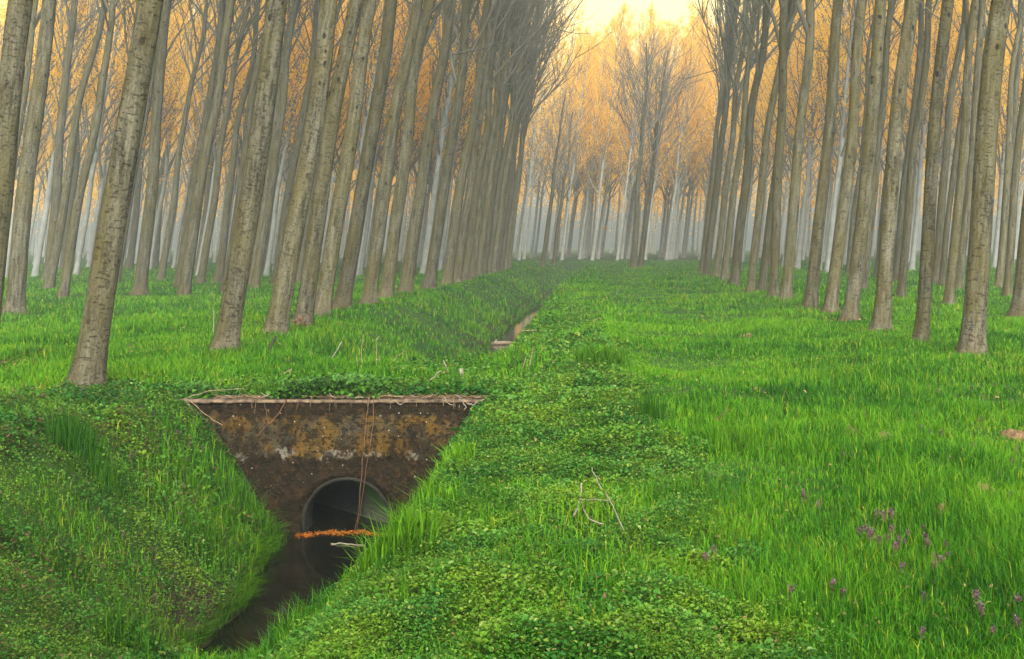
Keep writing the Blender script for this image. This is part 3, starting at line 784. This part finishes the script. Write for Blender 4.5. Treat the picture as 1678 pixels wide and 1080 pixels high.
link('ground_ivy', mesh_np('ground_ivy', v, l, t, colors=c, mats=[M_ivy]), kind='stuff', label='dark glossy ivy leaves trailing along the top of the culvert wall', cat='ivy')

# ------------------------------------------------------------------ single tall tufts
def tuft(px, py, label, n=170, h=.30, rad=.16, wid=.006, dark=.5, bend=.8, group='tall grass tufts', d=None):
    p = on_ground(px, py) if d is None else at(px, py, d)
    r = np.clip(rng.normal(0, rad * .5, (n, 2)), -rad * .75, rad * .75); pos = np.zeros((n, 3)); pos[:, :2] = r
    pos[:, 2] = ground(p.x + r[:, 0], p.y + r[:, 1]) - p.z - .01
    k = np.clip(rng.normal(dark, .25, n), 0, 1)[:, None]
    col = C_lite * (1 - k) + C_dark * k
    hg = h * rng.uniform(.5, 1.15, n) * np.exp(-(np.hypot(r[:, 0], r[:, 1]) / (rad * 1.6)) ** 2 * .6)
    v, l, t, c = blades(pos, rng.uniform(0, 6.28, n), hg, rng.uniform(.7, 1.3, n) * wid, rng.uniform(.15, 1, n) * bend, col)
    return link('grass_tuft', mesh_np('grass_tuft', v, l, t, colors=c, mats=[M_grass]), label=label, cat='grass tuft', group=group, loc=p)
tuft(128, 742, 'tall dark green grass tuft on the upper left bank below the nearest trunk', 420, .36, .24, .006, .95, .5)
tuft(165, 790, 'dark grass tuft just below the tallest tuft of the left bank', 260, .24, .2, .006, .9, .5)
tuft(655, 915, 'bright long-bladed grass tuft arching over water right of the pipe', 360, .36, .24, .008, .45, 1.1)
tuft(700, 850, 'long-bladed grass tuft on the right bank above the pipe-side tuft', 300, .30, .24, .007, .35, 1.)
tuft(735, 775, 'light grass tuft growing against the right end of the culvert face', 300, .26, .25, .007, .25, 1.)
tuft(600, 925, 'small dark tuft overhanging water at the right of the ditch', 160, .22, .14, .007, .8, 1.)
tuft(1068, 688, 'upright dark grass tuft beside the weedy ridge, mid meadow', 200, .30, .13, .007, .85, .4)
tuft(1195, 740, 'broad bright grass tuft on the right of the weed patch', 340, .28, .32, .006, .55, .6)
tuft(1140, 830, 'wide dark grass tuft right of the broken pale twig', 380, .24, .36, .006, .8, .6)
tuft(985, 600, 'bushy round clump on the ditch crest beyond the culvert', 420, .34, .36, .012, .6, .9)
tuft(660, 1025, 'few stiff upright rushes in the foreground weeds', 16, .30, .03, .007, .8, .25)
tuft(712, 1012, 'two thin dark rushes right of the foreground rushes', 6, .28, .015, .006, .95, .3)
tuft(215, 1075, 'dense dark grass tuft at the bottom left corner bank', 420, .34, .22, .006, .85, .8)
tuft(330, 900, 'lush green tuft hanging down the left bank near water', 420, .32, .30, .006, .65, 1.)
tuft(420, 870, 'long green tuft on the left bank beside the pipe', 420, .34, .30, .006, .65, 1.)
tuft(440, 800, 'upper green tuft against the left end of culvert face', 300, .28, .22, .006, .6, 1.)

# ------------------------------------------------------------------ flowers
def flower_mesh(seed):
    r = np.random.default_rng(seed); T = Tubes()
    T.add([(0, 0, -.01), (.004, .002, .05), (.002, .006, .11)], [.0025, .0022, .002], 5, col=(.13, .10, .05))
    tv, tf, tc = np.concatenate(T.v), np.concatenate(T.f), np.concatenate(T.c)
    parts = [(tv, tf.ravel(), np.full(len(tf), 4), tc)]
    n = 26; u = r.uniform(0, 1, n); z = .055 + .065 * u; az = r.uniform(0, 6.28, n); L = .022 - .009 * u
    col = np.array([.09, .13, .03]) * (1 - u[:, None]) + np.array([.16, .060, .075]) * u[:, None]
    parts.append(leaves(np.stack([np.cos(az) * .004, np.sin(az) * .004, z], 1), az, r.uniform(-.5, .3, n), r.normal(0, .2, n), L, L * .9, col))
    n = 18; z = r.uniform(.085, .122, n); az = r.uniform(0, 6.28, n); L = np.full(n, .016)
    col = np.array([.150, .072, .115]) * r.uniform(.4, 1.7, (n, 1))
    parts.append(leaves(np.stack([np.cos(az) * .008, np.sin(az) * .008, z], 1), az, r.uniform(.2, 1.2, n), r.normal(0, .4, n), L, L * .55, col))
    v, l, t, c = join(parts)
    return mesh_np('dead_nettle', v, l, t, colors=c, mats=[M_petal])
FL = [flower_mesh(i) for i in range(4)]
def flower(px, py, label, group, s=1.):
    p = on_ground(px, py); o = link('dead_nettle', FL[random.randrange(4)], label=label, cat='flower', group=group)
    s *= random.uniform(.62, .95)
    o.matrix_world = Matrix.Translation(p) @ Matrix.Rotation(random.uniform(-.25, .25), 4, 'X') @ Matrix.Rotation(random.uniform(-.25, .25), 4, 'Y') @ Matrix.Rotation(random.uniform(0, 6.28), 4, 'Z') @ Matrix.Scale(s, 4)
la = 'purple dead-nettle in the loose clump of flowers on the right foreground grass'
for px, py in [(1432, 864), (1448, 868), (1464, 866), (1422, 896), (1428, 902), (1434, 898), (1461, 888), (1468, 905), (1455, 903), (1473, 912), (1484, 895), (1488, 908), (1442, 908), (1461, 925), (1511, 888), (1517, 914), (1526, 912), (1553, 914), (1530, 934), (1543, 938), (1546, 930), (1528, 945), (1473, 953), (1406, 890)]:
    flower(px, py, la, 'purple flowers in the right foreground clump')
la = 'purple dead-nettle standing alone near the bottom edge of the right meadow'
for px, py in [(1176, 928), (1161, 938), (1293, 1000), (1357, 990), (1386, 998), (1602, 1010), (1608, 1032), (1665, 1015), (1626, 1060), (1668, 1055), (1507, 1066), (1515, 1000)]:
    flower(px, py, la, 'lone purple flowers of the near meadow')
la = 'small purple dead-nettle scattered over the right meadow towards the trunks'
for px, py in [(1318, 822), (1315, 833), (1341, 842), (1382, 764), (1400, 760), (1400, 758), (1483, 820), (1336, 612), (1352, 614), (1358, 612), (1346, 608), (1388, 608), (1300, 625), (1443, 640), (1520, 640), (1536, 652), (1560, 638), (1590, 648), (1612, 660), (1632, 640), (1650, 645), (1660, 668), (1525, 720), (1543, 725), (1562, 740), (1590, 745), (1596, 758), (1614, 772), (1632, 770), (1640, 790), (1655, 772), (1655, 835), (1664, 832), (1122, 655), (1128, 648), (1250, 650), (1500, 690), (1480, 702), (1420, 690), (1510, 715), (1605, 700), (1665, 745), (1560, 770), (1577, 602), (1624, 612), (1655, 602)]:
    flower(px, py, la, 'purple flowers scattered in the right meadow', .9)
la = 'small purple dead-nettle on the left ditch bank below the trees'
for px, py in [(232, 680), (248, 690), (254, 700), (262, 702), (288, 720), (300, 722), (308, 738), (330, 745), (352, 778), (200, 752), (216, 762), (170, 716), (275, 790), (292, 812), (298, 808), (286, 822), (278, 850), (290, 860), (320, 820), (342, 830), (226, 878), (202, 888), (250, 912), (242, 930), (252, 1000), (258, 1010), (216, 760), (243, 792), (210, 574), (220, 570), (196, 580), (300, 590), (40, 640)]:
    flower(px, py, la, 'purple flowers on the left bank', .95)

# ------------------------------------------------------------------ sticks, stems, vines
def poly(name, lines, mat, label, cat, group=None, sides=6):
    """lines: list of (points, radius at start, radius at end)"""
    o = Vector(lines[0][0][0]); T = Tubes()
    for pts, ra, rb in lines:
        P = [np.array(p) for p in pts]; Q = []
        for a, b in zip(P[:-1], P[1:]):
            for s in (0, .25, .5, .75): Q.append(a + (b - a) * s + (rng.normal(0, .004, 3) if s else 0))
        Q.append(P[-1]); T.add(np.array(Q) - np.array(o), np.linspace(ra, rb, len(Q)), sides)
    return link(name, T.mesh(name, mat), label=label, cat=cat, group=group, loc=o)
def wp(d, *pts): return [at(px, py, d + (0 if len(q) == 2 else q[2])) for q in pts for px, py in [q[:2]]]
def wpg(*pts):                                # points lying a little above the ground where they are seen
    out = []
    for px, py, h in pts:
        p = on_ground(px, py); out.append(at(px, py, p.y * (1 - .45 * h)) + Vector((0, 0, h * .35)))
    return out
poly('broken_twig', [(wpg((940, 852, .06), (951, 829, .10), (953, 808, .16)), .006, .005), (wpg((951, 829, .10), (1000, 832, .11), (1023, 880, .09)), .0052, .003), (wpg((1000, 832, .11), (984, 812, .14), (970, 783, .18)), .0045, .003), (wpg((951, 829, .10), (965, 860, .09), (990, 868, .08)), .004, .003)], M_stick, 'pale angular broken twig lying on the foreground weeds', 'twig')
poly('fallen_branch', [(wpg((470, 589, .10), (510, 593, .09), (545, 590, .12), (560, 568, .22)), .014, .007), (wpg((522, 593, .09), (509, 582, .14)), .009, .006), (wpg((470, 589, .10), (478, 598, .05)), .009, .006), (wpg((490, 591, .09), (540, 600, .06)), .007, .005)], M_stick, 'pale forked fallen branch in grass behind the culvert', 'branch')
poly('stick', [(wp(13.3, (688, 643), (704, 624), (722, 608)), .010, .007), (wp(13.3, (690, 640), (700, 646)), .006, .004)], M_stick, 'pale slanting stick rising from ivy on the culvert top', 'stick', 'loose sticks by the culvert')
poly('stake', [(wp(14.0, (758, 636), (756, 620), (755, 604)), .030, .026)], M_stick, 'short broken wooden stake behind the right end of the culvert', 'stake')
poly('stick', [(wp(14.6, (738, 622), (732, 604), (726, 590)), .010, .006)], M_stick, 'thin pale stick leaning left above the broken stake', 'stick', 'loose sticks by the culvert')
poly('dry_twig', [(wp(17.2, (801, 618), (801, 600)), .013, .009), (wp(17.2, (808, 606), (815, 590)), .012, .008), (wp(17.2, (808, 606), (820, 600)), .009, .006)], M_stick, 'pale dry twigs at the near end of the far ditch water', 'twig')
poly('dry_twig', [(wp(15.0, (852, 620), (862, 585)), .008, .005), (wp(15.0, (866, 605), (874, 570)), .008, .005)], M_straw, 'two straw-coloured stems leaning on the right bank beyond culvert', 'stem')
poly('dark_stick', [(wp(17.0, (431, 594), (442, 572), (452, 550)), .022, .016)], M_dark_stick, 'black stick leaning at the foot of the third left trunk', 'stick')
poly('dry_stalk', [(wp(15.6, (617, 598), (617, 575), (616, 560), (622, 550)), .006, .004), (wp(15.6, (617, 590), (624, 589)), .006, .004)], M_straw, 'curled dry stalk standing on the bank behind the culvert', 'stem', 'dry stalks on the bank behind the culvert')
poly('dry_stalk', [(wp(15.2, (646, 592), (652, 583), (665, 574), (669, 592)), .005, .003)], M_straw, 'bent dry stalk like a hook on the bank behind the culvert', 'stem', 'dry stalks on the bank behind the culvert')
poly('dry_stalk', [(wp(15.5, (594, 600), (592, 575), (596, 548)), .006, .004), (wp(15.5, (586, 602), (584, 580)), .006, .004)], M_straw, 'thin upright pair of brown stalks behind the culvert', 'stem', 'dry stalks on the bank behind the culvert')
poly('dry_stalk', [(wp(14.4, (470, 628), (478, 605), (458, 614)), .009, .005), (wp(14.4, (474, 632), (476, 610)), .008, .005)], M_straw, 'forked dry stalk in grass above the left part of the culvert', 'stem', 'dry stalks on the bank behind the culvert')
poly('thin_stake', [(wp(16.9, (350, 545), (350, 520), (351, 508)), .006, .008)], M_stick, 'thin pale stake at the left side of the second front trunk', 'stake')
poly('dry_stalk', [(wp(12.9, (90, 662), (101, 645), (106, 640)), .011, .006), (wp(12.9, (103, 640), (120, 639)), .008, .006)], M_stick, 'pale dry stalk pieces at the left foot of the nearest trunk', 'stem')
poly('dry_twig', [(wp(9.4, (1172, 690), (1185, 678), (1196, 670)), .005, .003)], M_vine, 'small reddish twig lying in the grass of the middle meadow', 'twig')
d0 = WALL_Y - .07
poly('hanging_vine', [(wp(d0, (603, 652), (600, 690), (596, 740), (590, 800)), .0045, .004), (wp(d0 - .05, (590, 800), (588, 840), (581, 868)), .004, .003)], M_vine, 'reddish vine hanging down the culvert into the water, left of two', 'vine', 'vines hanging over the pipe')
poly('hanging_vine', [(wp(d0, (612, 652), (611, 700), (603, 750), (594, 812), (584, 872)), .004, .003)], M_vine, 'reddish vine hanging down the culvert into the water, right of two', 'vine', 'vines hanging over the pipe')
poly('hanging_vine', [(wp(d0, (470, 655), (455, 680), (440, 695), (420, 715)), .006, .003), (wp(d0, (440, 695), (436, 670)), .004, .003), (wp(d0, (492, 655), (485, 672)), .004, .003)], M_vine, 'short brown vine slanting over the left part of the culvert face', 'vine')
poly('dry_stalk', [(wp(12.35, (262, 668), (285, 662), (315, 648), (345, 640), (400, 637)), .006, .003), (wp(12.35, (300, 656), (320, 672), (338, 693)), .0045, .003), (wp(12.3, (310, 656), (335, 678), (365, 697)), .0045, .003), (wp(12.3, (282, 664), (292, 678), (298, 690), (302, 698)), .005, .003), (wp(12.3, (305, 660), (320, 678), (340, 690)), .005, .003)], M_straw, 'straw-coloured dry stems sprawling at the left end of the culvert top', 'stems')
poly('dry_roots', [(wp(d0, (757, 655), (764, 668), (760, 672)), .006, .003), (wp(d0, (765, 660), (775, 664), (790, 656)), .007, .004), (wp(d0, (790, 656), (800, 653), (808, 653)), .006, .003), (wp(d0, (795, 660), (794, 668)), .004, .002), (wp(d0, (725, 655), (742, 664)), .005, .003), (wp(d0, (645, 655), (655, 663), (668, 657)), .005, .003), (wp(d0, (785, 660), (782, 672), (788, 664)), .004, .002)], M_stick, 'pale dry roots dangling over the right end of the culvert top', 'roots')
p = at(570, 893, (EYE - WATER_N) * F / 493)
poly('floating_stick', [([(p.x - .17, p.y + .02, WATER_N + .004), (p.x, p.y, WATER_N + .006), (p.x + .17, p.y - .03, WATER_N + .004)], .008, .007)], M_stick, 'pale straight stick floating on dark water before the pipe', 'stick')
# weathered log across the far water
dl = (EYE - WATER_F) * F / 165; p = at(826, 563, dl)
lg = thing('floating_log', 'pale weathered log lying across the far ditch water', 'log', (p.x, p.y, WATER_F))
T = Tubes(); T.add([(-.40, .0, .03), (-.2, .02, .045), (0, .0, .05), (.2, -.01, .04), (.38, .0, .02)], [.045, .055, .062, .055, .042], 10)
link('trunk_piece', T.mesh('trunk_piece', M_log), lg)
T = Tubes(); T.add([(-.24, .0, .07), (-.23, 0, .12), (-.2, .01, .15)], [.035, .03, .02], 8); link('branch_stub', T.mesh('branch_stub', M_stick), lg)
pp = on_ground(870, 547)
poly('stick', [([(pp.x - .16, pp.y, pp.z + .05), (pp.x + .05, pp.y, pp.z + .06), (pp.x + .22, pp.y + .05, pp.z + .05)], .014, .01)], M_straw, 'straw-coloured stick across the far ditch, beyond the log', 'stick')

# leaf litter
def litter(n, region, size, c1, c2, lay, flat=.25):
    x, y, z = region(n); k = rng.uniform(0, 1, (n, 1)); col = np.array(c1) * (1 - k) + np.array(c2) * k
    L = rng.uniform(.6, 1.4, n) * size
    return leaves(np.stack([x, y, z + rng.uniform(.003, lay, n)], 1), rng.uniform(0, 6.28, n), rng.normal(0, flat, n), rng.normal(0, flat, n), L, L * .6, col)
def reg_mouth(n):
    x = rng.uniform(-2.96, -2.02, n); y = WALL_Y - .12 + rng.normal(0, .05, n) + .05 * np.sin(x * 7) - .03 * np.sin(x * 17); return x, y, np.full(n, WATER_N)
v, l, t, c = litter(620, reg_mouth, .026, (.50, .15, .012), (.16, .045, .008), .008, .12)
link('floating_leaf_litter', mesh_np('floating_leaf_litter', v, l, t, colors=c, mats=[M_petal]), kind='stuff', label='raft of orange dead leaves floating at the pipe mouth', cat='leaf litter')
def reg_sward(n):
    x, y = in_view_pts(n, 4.5, 45); k = fbm(x * .7, y * .5, 96) > .46; x, y = x[k], y[k]
    z = ground(x, y) + .03; k = ~wet(x, y, z - .1); return x[k], y[k], z[k]
x, y, z = reg_sward(7000)
for a, b in TREES[:44]:
    m_ = 70; an = rng.uniform(0, 6.28, m_); ra = .16 + np.abs(rng.normal(0, .22, m_)); xx, yy = a + np.cos(an) * ra, b + np.sin(an) * ra
    x = np.append(x, xx); y = np.append(y, yy); z = np.append(z, ground(xx, yy) + .03)
n = len(x); k = rng.uniform(0, 1, (n, 1))
L = rng.uniform(.012, .04, n) * np.clip(y / 9, .8, 2.2)
v, l, t, c = leaves(np.stack([x, y, z + rng.uniform(0, .05, n)], 1), rng.uniform(0, 6.28, n), rng.normal(0, .4, n), rng.normal(0, .5, n), L, L * rng.uniform(.15, .6, n), np.array([.24, .17, .06]) * k + np.array([.10, .06, .02]) * (1 - k))
link('dead_leaves', mesh_np('dead_leaves', v, l, t, colors=c, mats=[M_petal]), kind='stuff', label='brown dead leaves and straw scattered through the grass', cat='leaf litter')
pd = on_ground(491, 545)
n = 240; r = rng.normal(0, .085, (n, 2)); zz = np.abs(rng.normal(0, .11, n)); zz *= np.exp(-(np.hypot(r[:, 0], r[:, 1]) / .15) ** 2)
k = rng.uniform(0, 1, (n, 1))
v, l, t, c = leaves(np.stack([r[:, 0], r[:, 1], zz + .02], 1), rng.uniform(0, 6.28, n), rng.normal(.3, .6, n), rng.normal(0, .5, n), rng.uniform(.05, .11, n), rng.uniform(.03, .06, n), np.array([.085, .04, .022]) * (1 - k) + np.array([.26, .15, .08]) * k)
link('debris_heap', mesh_np('debris_heap', v, l, t, colors=c, mats=[M_petal]), label='brown heap of dead leaves between the third and fourth left trunks', cat='leaf heap', loc=pd)

# ------------------------------------------------------------------ bare soil mounds in the right meadow
def mound(px, py, rx, ry, hgt, label):
    p = on_ground(px, py); n = 46; a = np.linspace(-1, 1, n); X, Y = np.meshgrid(a, a); rr = np.hypot(X, Y)
    edge = 1 + .5 * (fbm(X * 2.2 + 9 + px, Y * 2.2 + 9, 5) - .5)
    Z = hgt * np.clip(1 - (rr / edge) ** 2, -.4, 1) * (.35 + 1.1 * fbm(X * 5 + px, Y * 5 + 3, 6)) + .025 * (fbm(X * 14 + px, Y * 14, 8) - .5)
    V = np.stack([X * rx, Y * ry, Z], -1).reshape(-1, 3)
    i = np.arange(n * n).reshape(n, n); f = np.stack([i[:-1, :-1], i[:-1, 1:], i[1:, 1:], i[1:, :-1]], -1).reshape(-1, 4)
    f = f[(rr[:-1, :-1] < 1.0).ravel()]
    link('soil_mound', mesh_np('soil_mound', V, f.ravel(), np.full(len(f), 4), mats=[M_soil]), label=label, cat='soil mound', group='bare soil mounds in the meadow', loc=p)
mound(1611, 815, .11, .17, .085, 'largest sandy soil mound in the right meadow grass')
mound(1541, 858, .05, .09, .10, 'small narrow sandy soil mound left of the largest one')
mound(1452, 725, .14, .24, .075, 'sandy soil mound in the middle of the right meadow')
mound(1395, 712, .07, .16, .065, 'small soil mound left of the middle meadow mound')
mound(1228, 552, .16, .3, .06, 'faint orange soil patch far off in the lane grass')
mound(1665, 718, .10, .25, .07, 'soil mound near the right edge of the meadow')

# ------------------------------------------------------------------ haze
hx0, hx1, hy0, hy1, hz0, hz1 = -345, 345, -28, 425, -2.7, 36
V = np.array([(x, y, z) for x in (hx0, hx1) for y in (hy0, hy1) for z in (hz0, hz1)])
f = np.array([(0, 1, 3, 2), (4, 6, 7, 5), (0, 4, 5, 1), (2, 3, 7, 6), (0, 2, 6, 4), (1, 5, 7, 3)])
hm = bpy.data.materials.new('haze_air'); hm.use_nodes = True; ht = hm.node_tree; ht.nodes.clear()
ho = ht.nodes.new('ShaderNodeOutputMaterial'); pv = ht.nodes.new('ShaderNodeVolumePrincipled')
pv.inputs['Color'].default_value = (.66, .71, .70, 1); pv.inputs['Density'].default_value = .0017; pv.inputs['Anisotropy'].default_value = .2
ht.links.new(pv.outputs[0], ho.inputs['Volume'])
link('haze', mesh_np('haze', V, f.ravel(), np.full(6, 4), mats=[hm]), kind='stuff', label='pale morning haze thickening towards the far wood', cat='haze')
print('fill', nfill, 'far', nfar, 'rest', len(far_rest), 'objects', len(bpy.data.objects))
